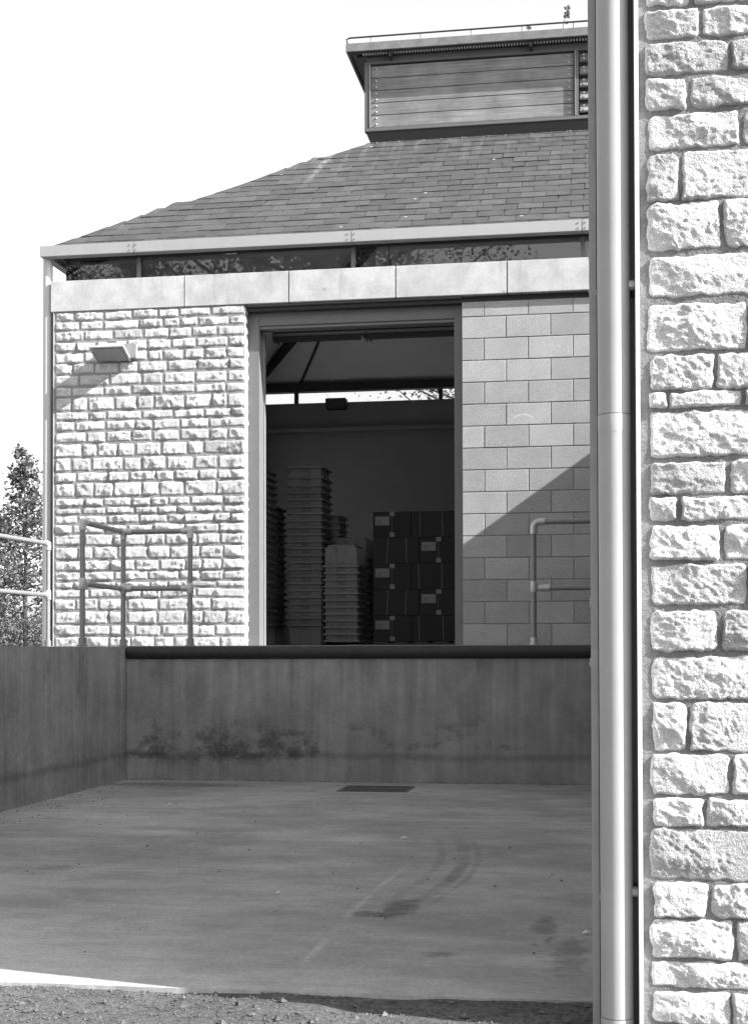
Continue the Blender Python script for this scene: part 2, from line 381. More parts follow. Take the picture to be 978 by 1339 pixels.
# ------------------------------------------------------------------ rock-faced stone
def stone_mesh(wd, ht, seed, cell, prot=.014, amp=.007, back=.012, bev=.011):
    rnd = random.Random(seed); off = Vector((rnd.uniform(-50, 50), rnd.uniform(-50, 50), rnd.uniform(-50, 50)))
    nx = max(4, int(wd/cell)); ny = max(3, int(ht/cell))
    cr = [rnd.uniform(.006, .022)*min(1.6, ht/.1) for _ in range(4)]
    tilt = rnd.uniform(-.02, .02); tz = rnd.uniform(-.04, .04); tp = rnd.uniform(-.035, .035)
    planes = [(rnd.uniform(-.16, .16), rnd.uniform(-.22, .22), rnd.uniform(.0, .008)) for _ in range(5)]
    an = rnd.uniform(-.9, -.2); ca, sa = math.cos(an), math.sin(an); ani = rnd.uniform(.6, 1.4)
    V = []; F = []
    for j in range(ny+1):
        for i in range(nx+1):
            u = i/nx*2-1; v = j/ny*2-1
            x = u*wd/2; z = v*ht/2
            c = cr[(1 if u > 0 else 0)+(2 if v > 0 else 0)]
            ex = wd/2-abs(x); ez = ht/2-abs(z)
            if ex < c and ez < c:          # round the corner
                dx, dz = c-ex, c-ez; L = math.hypot(dx, dz); mx = max(dx, dz)
                k = mx/L if L > 1e-6 else 1
                x -= math.copysign(dx-dx*k, x); z -= math.copysign(dz-dz*k, z)
            q = Vector((x*1.0, z*1.0, 0))+off
            ed = min(ex, ez)
            wob = max(0, 1-ed/(.3*ht))
            x += wob*.008*noise.fractal(q*24+Vector((9, 0, 0)), .8, 2, 2); z += wob*.008*noise.fractal(q*24, .8, 2, 2)
            z += x*tilt
            e = min(1, ed/bev); e = e*(2-e)
            d = prot+.004+tz*x+tp*z
            for (pa, pb, pc) in planes: d = min(d, prot+pc+pa*x+pb*z)
            if cell < .01:
                wv = .012*noise.noise(q*18+Vector((3, 7, 1)))*ani; qa = Vector(((q.x*ca+q.y*sa)*.5+wv, (q.y*ca-q.x*sa)*1.25+wv, q.z))
                d += amp*(.30*noise.fractal(q*13, .9, 2.1, 3)+.16*noise.noise(qa*40)-.26*abs(noise.noise(qa*62+Vector((5, 0, 0))))+.09*noise.noise(qa*118)+.09*noise.noise(q*125)+.08*noise.noise(qa*190)+.07)
            else:
                d += amp*(.75*noise.fractal(q*17, .7, 2.1, 5)+.35*noise.turbulence(q*34, 3, True)-.22)
            d = max(d, .004)
            V.append((x, -d*e+(back*.9)*(1-e) if e < 1 else -d, z))
    n = nx+1
    for j in range(ny):
        for i in range(nx): F.append((j*n+i, j*n+i+1, (j+1)*n+i+1, (j+1)*n+i))
    per = [i for i in range(n)]+[j*n+nx for j in range(1, ny+1)]+[ny*n+i for i in range(nx-1, -1, -1)]+[j*n for j in range(ny-1, 0, -1)]
    bse = len(V)
    for k in per: V.append((V[k][0], back+.02, V[k][2]))
    P = len(per)
    for k in range(P): F.append((per[k], bse+k, bse+(k+1) % P, per[(k+1) % P]))
    return V, F
def stone_obj(parent, cx, cy, cz, wd, ht, seed, cell, rot=0.0, mat=None, **kw):
    V, F = stone_mesh(wd, ht, seed, cell, **kw)
    me = bpy.data.meshes.new('stone'); me.from_pydata(V, [], F); me.polygons.foreach_set('use_smooth', [True]*len(F)); me.update()
    return link('stone', me, mat or M_STONE, parent, (cx, cy, cz), (0, rot, 0))

# ------------------------------------------------------------------ far building
BL, BR, BB = -4.42, 5.50, 8.15          # outer left, right, back
ZLB, ZLT = 3.593, 3.924
bld = thing('warehouse', (-.0, 0, 0), 'stone and block warehouse with slate hipped roof and timber roof lantern behind the loading dock', 'building')
# stone wall
YS = -.036
b = MB(); b.box(-4.385, -2.285, YS, .30, -.03, 3.592)
sw = b.build('stone_wall', M_MORTAR2, bld); sw['label'] = 'sunlit rock-faced stone wall left of the doorway'
rows = [3.588, 3.487, 3.384, 3.27, 3.155, 3.035, 2.914, 2.783, 2.674, 2.519, 2.416, 2.304, 2.176, 2.024, 1.87, 1.756, 1.593, 1.493, 1.408, 1.308, 1.202, 1.074, 0.931, 0.808, 0.703, 0.623, 0.518, 0.387, 0.239, 0.116, -0.010]
rnd = random.Random(21)
for k in range(len(rows)-1):
    zt, zb = rows[k], rows[k+1]; ht = zt-zb; x = -4.385+.012
    lens = []
    while x < -2.29-.02:
        L = rnd.uniform(.165, .36)*(1.1 if ht < .11 else 1)
        if -2.29-(x+L) < .13: L = -2.285+.004-x
        lens.append((x, L)); x += L
    for (x0, L) in lens:
        j = rnd.uniform(.006, .015); dz = rnd.uniform(-.004, .004)
        last = x0+L > -2.30
        stone_obj(sw, x0+L/2, YS, (zt+zb)/2+dz, L-(j if not last else j*.5), ht-rnd.uniform(.006, .014), rnd.random()*1e6, (.0125), rnd.uniform(-.020, .020), prot=rnd.uniform(.009, .015), amp=rnd.uniform(.011, .019), bev=.006)
# stones of the sunlit return into the doorway
for k in range(len(rows)-1):
    zt, zb = rows[k], rows[k+1]
    V, F = stone_mesh(.155, zt-zb-.010, 900+k, .022, prot=.010, amp=.007)
    V = [(-y, x, z) for x, y, z in V]
    me = bpy.data.meshes.new('stone'); me.from_pydata(V, [], F); me.update()
    link('stone', me, M_STONE, sw, (-2.285, .042, (zt+zb)/2))
# block wall
b = MB(); b.box(0, BR-.03, .007, .30, -.03, 3.53)
bwall = b.build('block_wall', M_JOINT, bld); bwall['label'] = 'grey concrete block wall right of the doorway with a diagonal shadow'
bmeshes = {}
def block_obj(x0, x1, z0, z1):
    key = (round(x1-x0, 3), round(z1-z0, 3))
    if key not in bmeshes:
        q = MB(); q.box(-key[0]/2, key[0]/2, -.0, .06, -key[1]/2, key[1]/2); me = q.mesh('block')
        bm = bmesh.new(); bm.from_mesh(me); bmesh.ops.bevel(bm, geom=bm.edges[:], offset=.003, segments=1, affect='EDGES'); bm.to_mesh(me); bm.free()
        bmeshes[key] = me
    rr = random.Random(int(x0*1000)*31+int(z0*1000))
    link('block', bmeshes[key], M_BLOCK, bwall, ((x0+x1)/2, rr.uniform(-.0016, .0016), (z0+z1)/2), (rr.uniform(-.004, .004), rr.uniform(-.003, .003), rr.uniform(-.002, .002)))
for k in range(16):
    z0 = .225*k; z1 = min(z0+.225, 3.53)
    xs = [0]
    if k % 2 == 1 : xs.append(.225)
    while xs[-1] < 2.2: xs.append(xs[-1]+.45)
    # bottom course starts with a full block, the next with a half one
    for a, c in zip(xs, xs[1:]): block_obj(a+.005 if a > 0 else 0, c-.005, z0+.005, z1-.005)
# other walls and ring beam (plain outside faces out of view)
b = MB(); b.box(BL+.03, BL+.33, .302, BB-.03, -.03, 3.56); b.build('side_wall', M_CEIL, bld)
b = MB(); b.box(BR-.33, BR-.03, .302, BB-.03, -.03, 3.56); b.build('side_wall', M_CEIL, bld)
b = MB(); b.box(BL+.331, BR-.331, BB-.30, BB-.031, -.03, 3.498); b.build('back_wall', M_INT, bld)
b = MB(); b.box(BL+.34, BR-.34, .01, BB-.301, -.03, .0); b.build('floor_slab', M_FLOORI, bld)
lint = MB().box(BL+.02, BR-.02, -.02, .28, ZLB+.012, ZLT-.012).build('lintel', M_DARK, bld); lint['label'] = 'pale cast stone lintel band above wall and doorway'
jx = [BL, -2.935, -1.807, -.68, .466, 1.62, 2.75, 3.9, BR]
for a, c in zip(jx, jx[1:]):
    MB().box(a+.0035, c-.0035, -.05, .26, ZLB, ZLT).build('slab', M_LINTEL, lint, bevel=.005)
b = MB(); b.box(BL, BL+.33, .262, BB-.27, ZLB, ZLT); b.build('ring_beam', M_LINTEL, bld)
b = MB(); b.box(BR-.33, BR, .262, BB-.27, ZLB, ZLT); b.build('ring_beam', M_LINTEL, bld)
b = MB(); b.box(BL, BR, BB-.268, BB, 3.50, ZLT); b.box(BL+.4, BR-.4, BB-.42, BB-.27, 3.44, 3.50); b.build('ring_beam', M_INT, bld)
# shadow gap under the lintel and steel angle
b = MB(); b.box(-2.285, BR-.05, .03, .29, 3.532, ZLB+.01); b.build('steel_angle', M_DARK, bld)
b = MB(); b.box(-2.285, 0, -.012, .028, 3.575, ZLB-.003); b.build('drip_strip', M_FRAME, bld)
# door frame
fr = MB().box(-2.284, -2.165, .12, .30, 0, 3.531).build('door_frame', M_FRAME, bld, bevel=.003)
MB().box(-.095, -.001, .12, .30, 0, 3.531).build('jamb', M_FRAME, fr, bevel=.003)
MB().box(-2.164, -.096, .121, .30, 3.396, 3.531).build('head', M_FRAME, fr, bevel=.003)
MB().box(-2.164, -.096, .14, .299, 3.362, 3.394).build('head_trim', M_FRAME, fr, bevel=.002)
MB().box(-2.185, -2.150, .301, .36, 0, 3.35).build('track', M_GALV, fr)
# overhead door slid back under the roof
od = MB().box(-2.12, -.12, .54, .82, 3.41, 3.45).build('overhead_door', M_DARK, bld); od['label'] = 'dark overhead door slid back inside under the roof'
for (a, c) in ((-2.10, -1.14), (-1.08, -.13)): MB().box(a, c, .50, .53, 3.297, 3.405).build('panel', M_DARK, od)
for x in (-2.12, -1.13, -1.08, -.16): MB().box(x, x+.02, .535, .80, 3.33, 3.408).build('rib', M_FRAME, od)
MB().box(-2.10, -.13, .46, .498, 3.362, 3.385).build('bottom_bar', M_GALV, od)
# clerestory glazing on four sides
GX0, GX1, GY0, GY1, GZ0, GZ1 = -4.315, BR-.10, .10, 8.05, ZLT, 4.215
cl = MB()
for (x0, x1, y0, y1) in ((GX0-.012, GX1+.012, GY0-.012, GY0+.02), (GX0-.012, GX1+.012, GY1-.02, GY1+.012), (GX0-.012, GX0+.02, GY0+.022, GY1-.022), (GX1-.02, GX1+.012, GY0+.022, GY1-.022)):
    cl.box(x0, x1, y0, y1, ZLT+.001, ZLT+.012); cl.box(x0, x1, y0, y1, 4.175, GZ1)
cl = cl.build('clerestory_window', M_DARK, bld); cl['label'] = 'strip of dark glass below the eaves reflecting trees'
def panes(xs, y, sgn):
    for a, c in zip(xs, xs[1:]): MB().box(a+.012, c-.012, y-.002, y+.002, ZLT+.0125, 4.1745).build('pane', M_GLASS, cl)
fx = [GX0, -3.479, -1.148, 1.227, 3.40, GX1]; panes(fx, GY0+.004, 1)
for x in fx[1:-1]: MB().box(x-.022, x+.022, GY0-.016, GY0+.06, ZLT+.0125, 4.1745).build('mullion', M_FRAME, cl)
bx_ = [GX0, -3.49, -1.156, 1.2, 3.4, GX1]; panes(bx_, GY1-.004, 1)
for x in bx_[1:-1]: MB().box(x-.03, x+.03, GY1-.06, GY1+.016, ZLT+.0125, 4.1745).build('mullion', M_DARK, cl)
for x in (GX0+.004, GX1-.004):
    ys = [GY0+.02, 2.1, 4.1, 6.1, GY1-.02]
    for a, c in zip(ys, ys[1:]): MB().box(x-.002, x+.002, a+.012, c-.012, ZLT+.0125, 4.1745).build('pane', M_GLASS, cl)
    for yy in ys[1:-1]: MB().box(x-.02, x+.02, yy-.02, yy+.02, ZLT+.0125, 4.1745).build('mullion', M_DARK, cl)
MB().box(-2.94, -2.61, 7.62, 7.80, 3.78, 3.95).build('vent_hood', M_DARK, bld, bevel=.01)
# eaves: fascia boxes, soffit
FX0, FX1, FY0, FY1, FZ0, FZ1 = -4.52, BR+.10, -.10, BB+.10, 4.180, 4.297
fa = MB(); fa.box(FX0+.03, FX1-.03, FY0+.03, FY0+.12, FZ0+.004, FZ1-.02); fa.box(FX0, FX1, FY1-.09, FY1, FZ0, FZ1); fa.box(FX0, FX0+.09, FY0+.122, FY1-.092, FZ0, FZ1); fa.box(FX1-.09, FX1, FY0+.122, FY1-.092, FZ0, FZ1)
fa = fa.build('fascia', M_FASCIA, bld); fa['label'] = 'pale metal gutter fascia along the eaves'
fj = [FX0, -3.48, -1.136, 1.223, 3.5, FX1]
for a, c in zip(fj, fj[1:]): MB().box(a+.0015, c-.0015, FY0, FY0+.121, FZ0, FZ1).build('gutter_length', M_FASCIA, fa, bevel=.004)
bt = MB()
for x in fj[1:-1]:
    for dx in (-.035, .035):
        for dz in (.03, .085):
            MB().tube([(x+dx, FY0+.002, FZ0+dz), (x+dx, FY0-.006, FZ0+dz)], .008, 8).build('rivet', M_GALV, fa)
b = MB(); b.box(FX0+.09, FX1-.09, FY0+.122, GY0+.03, 4.2155, 4.235); b.box(FX0+.09, FX1-.09, GY1-.03, FY1-.092, 4.2155, 4.235); b.box(FX0+.09, GX0+.03, GY0+.032, GY1-.032, 4.2155, 4.235); b.box(GX1-.03, FX1-.09, GY0+.032, GY1-.032, 4.2155, 4.235)
b.build('soffit', M_SOFFIT, bld)
# roof: hipped shell with thickness
TX0, TX1, TY0, TY1, TZ = -1.46, 2.54, 2.96, 5.16, 6.274
RX0, RX1, RY0, RY1, RZ = -4.50, BR+.08, -.08, BB+.08, 4.245
def ring(x0, x1, y0, y1, z): return [(x0, y0, z), (x1, y0, z), (x1, y1, z), (x0, y1, z)]
b = MB(); lo = ring(RX0, RX1, RY0, RY1, RZ-.005); hi = ring(TX0, TX1, TY0, TY1, TZ-.012)
b.add(lo+hi, [(0,1,5,4), (1,2,6,5), (2,3,7,6), (3,0,4,7)])
roof = link('roof', b.raw('roof'), M_SLATE, bld); roof['label'] = 'hipped roof of grey slates'
b = MB(); lo = ring(RX0+.20, RX1-.20, RY0+.20, RY1-.20, RZ-.055); hi = ring(TX0+.02, TX1-.02, TY0+.02, TY1-.02, TZ-.13)
b.add(lo+hi, [(0,4,5,1), (1,5,6,2), (2,6,7,3), (3,7,4,0)]); ceil = link('ceiling', b.raw('ceiling'), M_CEIL, bld)
for (p, q, wd) in (((RX0+.3, RY1-.3, 4.22), (TX0, TY1, TZ-.26), .11), ((-2.93, 7.95, 4.27), (-2.60, 5.3, 6.02), .012), ((-1.80, 7.95, 4.27), (-1.60, 5.3, 6.02), .012), ((-3.4, 7.9, 4.24), (-1.9, 4.9, 5.6), .03), ((RX0+.3, RY0+.4, 4.22), (TX0, TY0, TZ-.26), .11)):
    MB().bar(p, q, wd, wd*1.2 if wd > .02 else .02).build('rafter', M_DARK, ceil)
b = MB(); b.box(GX0+.04, GX1-.04, GY1-.22, GY1-.07, 4.10, 4.24); b.build('eaves_beam', M_DARK, bld)
# slates: front slope piece by piece where it is seen, the rest joined
PIT = math.atan2(TZ-RZ, TY0-RY0); GA = .2025; srnd = random.Random(8)
sl_meshes = {}
def slate_mesh(wd, lg):
    key = (round(wd, 2), round(lg, 2))
    if key not in sl_meshes:
        q = MB(); q.box(-key[0]/2, key[0]/2, -.0, key[1], .0, .0075); sl_meshes[key] = q.mesh('slate')
    return sl_meshes[key]
def slope_pt(x, s): return Vector((x, RY0+s*math.cos(PIT), RZ+s*math.sin(PIT)))
rest = MB(); nsl = 0
SLEN = (TY0-RY0)/math.cos(PIT); nrow = int(SLEN/GA)+1
for r in range(nrow):
    s0 = max(r*GA-.02, .03); lg = min(.34, SLEN-s0+.02)
    xh = RX0+s0*math.cos(PIT); x = xh+ .005 - (0 if r % 2 else .0)
    first = True
    xe = min(2.4, RX1-s0*math.cos(PIT))
    offx = (-.0 if r % 2 else .1365)
    xs = [xh-.01]
    g0 = math.floor((xh-offx)/.273)*.273+offx
    while g0 <= xh+.09: g0 += .273
    while g0 < xe: xs.append(g0+srnd.uniform(-.008, .008)); g0 += .273
    for a, c in zip(xs, xs[1:]):
        wd = c-a-.008
        lift = srnd.uniform(.010, .016)
        tiltm = Matrix.Translation(slope_pt((a+c)/2, s0)) @ Matrix.Rotation(PIT-.03+srnd.uniform(-.003, .003), 4, 'X') @ Matrix.Rotation(srnd.uniform(-.006, .006), 4, 'Y') @ Matrix.Translation((0, srnd.uniform(-.006, .006), lift))
        if c < 1.55:
            # cut the end slate on the hip line
            if a == xs[0]:
                q = MB(); k = min(lg*math.cos(PIT), wd-.02)
                q.add([(-wd/2, 0, 0), (wd/2, 0, 0), (wd/2, lg, 0), (-wd/2+k, lg, 0), (-wd/2, 0, .0075), (wd/2, 0, .0075), (wd/2, lg, .0075), (-wd/2+k, lg, .0075)], [(3,2,1,0), (4,5,6,7), (0,1,5,4), (1,2,6,5), (2,3,7,6), (3,0,4,7)])
                me = q.mesh('slate')
            else: me = slate_mesh(wd, lg)
            o = link('slate', me, M_SLATE, roof); o.matrix_basis = tiltm; nsl += 1
        else:
            rest.box(-wd/2, wd/2, 0, lg, 0, .0075, tiltm)
print('slates', nsl)
# left slope courses (seen only as steps along the hip)
for r in range(nrow):
    s0 = r*GA-.02
    for k in range(int((RY1-RY0-2*s0*math.cos(PIT))/.28)-2):
        yc = RY0+s0*math.cos(PIT)+.42+k*.28
        base = Vector((RX0+s0*math.cos(PIT), yc, RZ+s0*math.sin(PIT)))
        mt = Matrix.Translation(base) @ Matrix.Rotation(-math.pi/2, 4, 'Z') @ Matrix.Rotation(PIT-.03, 4, 'X') @ Matrix.Translation((0, 0, .013))
        rest.box(-.137, .137, 0, min(.34, SLEN-s0), 0, .0075, mt)
ro = rest.build('slate', M_SLATE, roof); ro['kind'] = 'stuff'
# lead flashing round the lantern base
MB().box(TX0-.02, TX1+.02, TY0-.022, TY0+.05, TZ-.03, TZ+.004).build('flashing', M_RAIL, roof, bevel=.006)
q = MB(); rnd = random.Random(6)
for i in range(26):
    x = rnd.uniform(TX0+.1, 1.6); r_ = rnd.uniform(.004, .012); q.tube([(x-r_*2.2, TY0-.03, TZ-.003), (x, TY0-.034, TZ+r_*.5), (x+r_*2.2, TY0-.03, TZ-.003)], [r_*.3, r_, r_*.3], 6)
mo = q.build('mortar_fillet', M_MORTAR, roof); mo['kind'] = 'stuff'
# ---- roof lantern
lan = MB(); LY = 2.96
# upper wall (behind boards), base that tapers inwards, side and back walls
lan.box(-1.44, 1.12, LY+.05, LY+.08, 6.45, 7.42); lan.box(-1.46, -1.42, LY+.082, 5.14, 6.45, 7.42); lan.box(1.12, 2.54, LY+.05, LY+.08, 7.28, 7.42); lan.box(2.50, 2.54, LY+.082, LY+.16, 6.45, 7.42); lan.box(2.50, 2.54, 5.02, 5.14, 6.45, 7.42); lan.box(2.50, 2.54, LY+.16, 5.02, 7.36, 7.42); lan.box(-1.418, 2.498, 5.10, 5.14, 6.45, 7.42)
lan = lan.build('roof_lantern', M_DARK, bld); lan['label'] = 'timber boarded roof lantern with louvres and flat overhanging top'
q = MB(); a0 = ring(-1.43, 2.52, LY+.03, 5.15, 6.27); a1 = ring(-1.50, 2.58, LY-.03, 5.21, 6.44)
q.add(a0+a1, [(0,1,5,4), (1,2,6,5), (2,3,7,6), (3,0,4,7)]); q.build('base_skirt', M_DARK, lan)
MB().box(-1.505, 2.585, LY-.045, LY+.045, 6.42, 6.465).build('sill', M_SOFFIT, lan, bevel=.004)
zs = [6.475+(7.25-6.475)/5*i for i in range(6)]
bolts = MB()
for i in range(5):
    MB().box(-1.425, 1.075, LY-.012, LY+.045, zs[i]+.004, zs[i+1]-.004).build('board', M_WOOD, lan, bevel=.002)
    for x in (-1.36, 1.02):
        for dz in (.04, .115): MB().tube([(x, LY-.012, zs[i]+dz), (x, LY-.021, zs[i]+dz), (x, LY-.025, zs[i]+dz)], [.011, .011, .006], 8).build('bolt', M_BOLT, lan, smooth=True)
for (x0, x1) in ((-1.505, -1.43), (1.080, 1.135), (2.50, 2.58)): MB().box(x0, x1, LY-.04, LY+.046, 6.466, 7.262).build('upright', M_SOFFIT, lan, bevel=.003)
MB().box(-1.436, -1.429, LY-.050, LY-.041, 6.468, 7.26).build('edge_trim', M_FIT, lan)
MB().box(1.092, 1.099, LY-.048, LY-.041, 6.468, 7.26).build('edge_trim', M_GALV, lan)
MB().box(-1.505, 2.585, LY-.045, LY+.047, 7.263, 7.285).build('head_rail', M_SOFFIT, lan, bevel=.003)
for i in range(5):
    z = 6.50+i*.155
    q = MB(); q.add([(1.15, LY-.03, z), (2.49, LY-.03, z), (2.49, LY+.04, z+.11), (1.15, LY+.04, z+.11), (1.15, LY-.045, z+.018), (2.49, LY-.045, z+.018), (2.49, LY+.025, z+.128), (1.15, LY+.025, z+.128)], [(3,2,1,0), (4,5,6,7), (0,1,5,4), (1,2,6,5), (2,3,7,6), (3,0,4,7)])
    q.build('louvre', M_WOOD, lan)
lb = MB()
for i in range(5):
    for dz in (.03, .075): MB().tube([(1.20, LY-.03, 6.50+i*.155+dz+.01), (1.20, LY-.05, 6.50+i*.155+dz+.01)], .009, 8).build('bolt', M_BOLT, lan)
MB().box(-1.48, 2.56, LY-.02, LY+.0495, 7.286, 7.41).build('wall_plate', M_SOFFIT, lan)
lr = MB().box(-1.71, 2.78, LY-.20, 5.36, 7.455, 7.475).build('roof_deck', M_EDGE, lan)
q = MB(); q.box(-1.71, 2.78, LY-.205, LY-.17, 7.372, 7.454); q.box(-1.71, -1.675, LY-.168, 5.36, 7.372, 7.454); q.box(2.745, 2.78, LY-.168, 5.36, 7.372, 7.454); q.box(-1.673, 2.743, 5.325, 5.36, 7.372, 7.454)
q.build('eaves_edge', M_EDGE, lan, bevel=.003)
q = MB(); q.box(-1.673, 2.743, LY-.168, LY-.145, 7.36, 7.38); q.box(-1.60, 2.7, LY-.03, LY-.018, 7.36, 7.40); q.box(-1.673, -1.49, LY-.14, 5.32, 7.395, 7.41); q.build('soffit_rail', M_DARK, lan)
q = MB(); x = -1.52
while x < 2.6:
    q.box(x, x+.018, LY-.14, LY-.035, 7.378, 7.400); x += .036
q.build('soffit_grille', M_GRILLE, lan)
MB().box(-1.673, 2.743, LY-.14, LY+.05, 7.418, 7.45).build('soffit_back', M_DARK, lan)
for x in (-1.18, .55): MB().box(x, x+.03, LY-.168, LY+.0, 7.30, 7.40).build('bracket', M_DARK, lan)
q = MB(); q.tube([(-1.69, LY-.19, 7.475), (-1.70, LY-.195, 7.53), (-1.66, LY-.195, 7.545), (2.7, LY-.195, 7.55)], .011, 8)
x = -1.4
while x < 2.7: q.tube([(x, LY-.195, 7.47), (x, LY-.195, 7.548)], .005, 6); x += .62
q.build('conductor_rail', M_DARK, lan)
# unseen block added to cast the diagonal shadow on the block wall
b = MB(); b.box(2.50, 5.4, -2.10, -.001, -1.40, 2.80); b.build('shadow_block', M_BLOCK, bld)
# downpipe at the far left corner
dp = MB().tube([(-4.475, .02, -.03), (-4.475, .02, 4.19)], .052, 20).build('downpipe', M_PIPE2, bld, smooth=True); dp['label'] = 'pale round downpipe at the left corner of the warehouse'
MB().tube([(-4.475, .02, 1.98), (-4.475, .02, 2.0)], .055, 20).build('collar', M_PIPE2, dp, smooth=True)
MB().box(-4.419, -4.388, -.004, .30, -.03, 3.59).build('corner_flashing', M_DARK, bld)
MB().box(-4.3875, -4.3795, -.050, .02, -.03, 3.585).build('edge_bead', M_FASCIA, bld)

# ------------------------------------------------------------------ floodlight on the stone wall
fl = thing('floodlight', (-3.56, -.02, 3.05), 'tilted square floodlight on the stone wall casting a slanting shadow', 'floodlight')
MB().box(-3.585, -3.445, -.11, -.036, 3.055, 3.21).build('control_gear', M_GALV, fl, bevel=.006)
mt = Matrix.Translation((-3.70, -.17, 3.105)) @ Matrix.Rotation(R(-24), 4, 'X')
q = MB(); q.add([mt@Vector(p) for p in ((-.17,-.13,-.02), (.17,-.13,-.02), (.17,.12,-.02), (-.17,.12,-.02), (-.10,-.08,.07), (.10,-.08,.07), (.10,.08,.07), (-.10,.08,.07))], [(3,2,1,0), (4,5,6,7), (0,1,5,4), (1,2,6,5), (2,3,7,6), (3,0,4,7)])
q.build('lamp_housing', M_FASCIA, fl, bevel=.004)
q = MB(); q.box(-.155, .155, -.115, .105, -.030, -.0205, mt); q.build('lens', M_GALV, fl)
q = MB(); q.box(-.19, -.171, -.13, .12, -.03, -.005, mt); q.box(.171, .19, -.13, .12, -.03, -.005, mt); q.box(-.19, .19, -.15, -.131, -.03, -.005, mt); q.build('rim', M_FIT, fl)
MB().box(-3.745, -3.645, -.16, -.06, 3.14, 3.235).build('terminal_box', M_FRAME, fl, bevel=.005)
MB().bar((-3.62, -.05, 3.13), (-3.58, -.17, 3.09), .02, .06).build('bracket', M_FIT, fl)

# ------------------------------------------------------------------ loading dock and well walls
dk = thing('loading_dock', (-.8, DY, ZY), 'stained concrete loading dock wall below the doorway', 'loading dock')
MB().box(XW-.001, 2.45, DY, -.021, -1.40, -.012).build('concrete_body', M_CONC, dk, bevel=.004)
q = MB(); prof = [(0.02, -.002), (-.012, -.002), (-.030, -.012), (-.042, -.034), (-.046, -.062), (-.042, -.090), (-.028, -.112), (-.004, -.122), (.02, -.122)]
n = len(prof); q.add([(x, DY+y, z) for x in (XW+.006, 2.45) for y, z in prof], [(i, i+1, n+i+1, n+i) for i in range(n-1)]+[tuple(range(n)), tuple(range(n, 2*n))])
nose = q.build('nosing', M_BLACK, dk, smooth=True); nose['label'] = 'black rounded bumper strip along the dock edge'
q = MB(); x = XW+.14
while x < 2.4: MB().tube([(x, DY-.044, -.05), (x, DY-.049, -.05)], .011, 10).build('bolt', M_DARK, nose); x += .305
MB().box(XW+.004, 2.45, DY-.004, DY+.05, -.0015, .004).build('edge_plate', M_GALV, dk)
MB().box(XW+.004, 2.45, DY+.051, -.0215, -.0115, -.001).build('dock_top', M_YARD, dk)
lw = MB().box(XW-.30, XW-.0015, -9.0, -.022, -1.40, -.008).build('retaining_wall', M_CONC, bevel=.004)
tag(lw, 'streaked concrete retaining wall closing the left side of the sunken yard', 'retaining wall')
# drain grate
gr = thing('drain_grate', (-.55, -2.16, ZY), 'rectangular cast iron drain grate in the concrete at the dock wall', 'drain grate')
gx0, gx1, gy0, gy1 = -.86, -.245, -2.42, -1.88
q = MB(); q.box(gx0, gx1, gy0, gy0+.03, ZY-.02, ZY+.006); q.box(gx0, gx1, gy1-.03, gy1, ZY-.02, ZY+.006); q.box(gx0, gx0+.03, gy0+.03, gy1-.03, ZY-.02, ZY+.006); q.box(gx1-.03, gx1, gy0+.03, gy1-.03, ZY-.02, ZY+.006); q.build('frame', M_IRON, gr)
MB().box(gx0+.03, gx1-.03, gy0+.03, gy1-.03, ZY+.0008, ZY+.0016).build('pit', simple('pit_sheet', .085, .9, var=.3, sc=30), gr)  # flat dark grey sheet laid on the slab between the bars
k = 0
x = gx0+.03
while x < gx1-.05:
    MB().bar((x+.008, gy0+.03, ZY+.005), (x+.034, gy1-.03, ZY+.005), .017, .006).build('bar', M_IRON, gr); x += .034
q = MB(); q.bar((gx0+.03, -2.15, ZY+.0055), (gx1-.03, -2.15, ZY+.0055), .03, .007); q.build('cross_bar', M_IRON, gr)

# ------------------------------------------------------------------ guard rails
RR = .024
def joint(mb, p, d, L=.05, r=.033): d = Vector(d).normalized(); p = Vector(p); mb.tube([p-d*L, p-d*(L-.008), p+d*(L-.008), p+d*L], [r*.92, r, r, r*.92], 14)
def rail_set(label, posts, group=None, hr=1.1, hl=.553, extra=None, z0=0.0):
    t = thing('guard_rail', tuple(posts[0])+(z0,), label, 'guard rail', group)
    for (x, y) in posts:
        MB().tube([(x, y, z0-.005), (x, y, z0+hr)], RR, 14).build('post', M_RAIL, t, smooth=True)
        q = MB(); q.tube([(x, y, z0), (x, y, z0+.012), (x, y, z0+.014), (x, y, z0+.07)], [.048, .048, .034, .034], 14); q.build('base_socket', M_RAIL, t, smooth=True)
        q = MB(); joint(q, (x, y, z0+hl), (0, 0, 1)); q.build('tee_fitting', M_FIT, t, smooth=True)
        q = MB(); q.tube([(x, y, z0+hr-.07), (x, y, z0+hr-.015), (x, y, z0+hr+.012), (x, y, z0+hr+.026)], [.033, .033, .032, .015], 14); q.build('elbow_fitting', M_FIT, t, smooth=True)
    for a, c in zip(posts, posts[1:]):
        for h in (hr, hl):
            q = MB(); q.tube([(a[0], a[1], z0+h), (c[0], c[1], z0+h)], RR, 14); q.build('rail', M_RAIL, t, smooth=True)
            av = Vector((a[0], a[1], z0+h)); cv = Vector((c[0], c[1], z0+h)); d = (cv-av).normalized(); 
            for jp in (av+d*.05, cv-d*.05):
                q = MB(); joint(q, jp, d, .035); q.build('rail_socket', M_FIT, t, smooth=True)
    return t
rail_set('grey tube guard rail on the dock corner in front of the stone wall', [(-3.128, -2.512), (-3.128, -1.42), (-2.462, -1.42)])
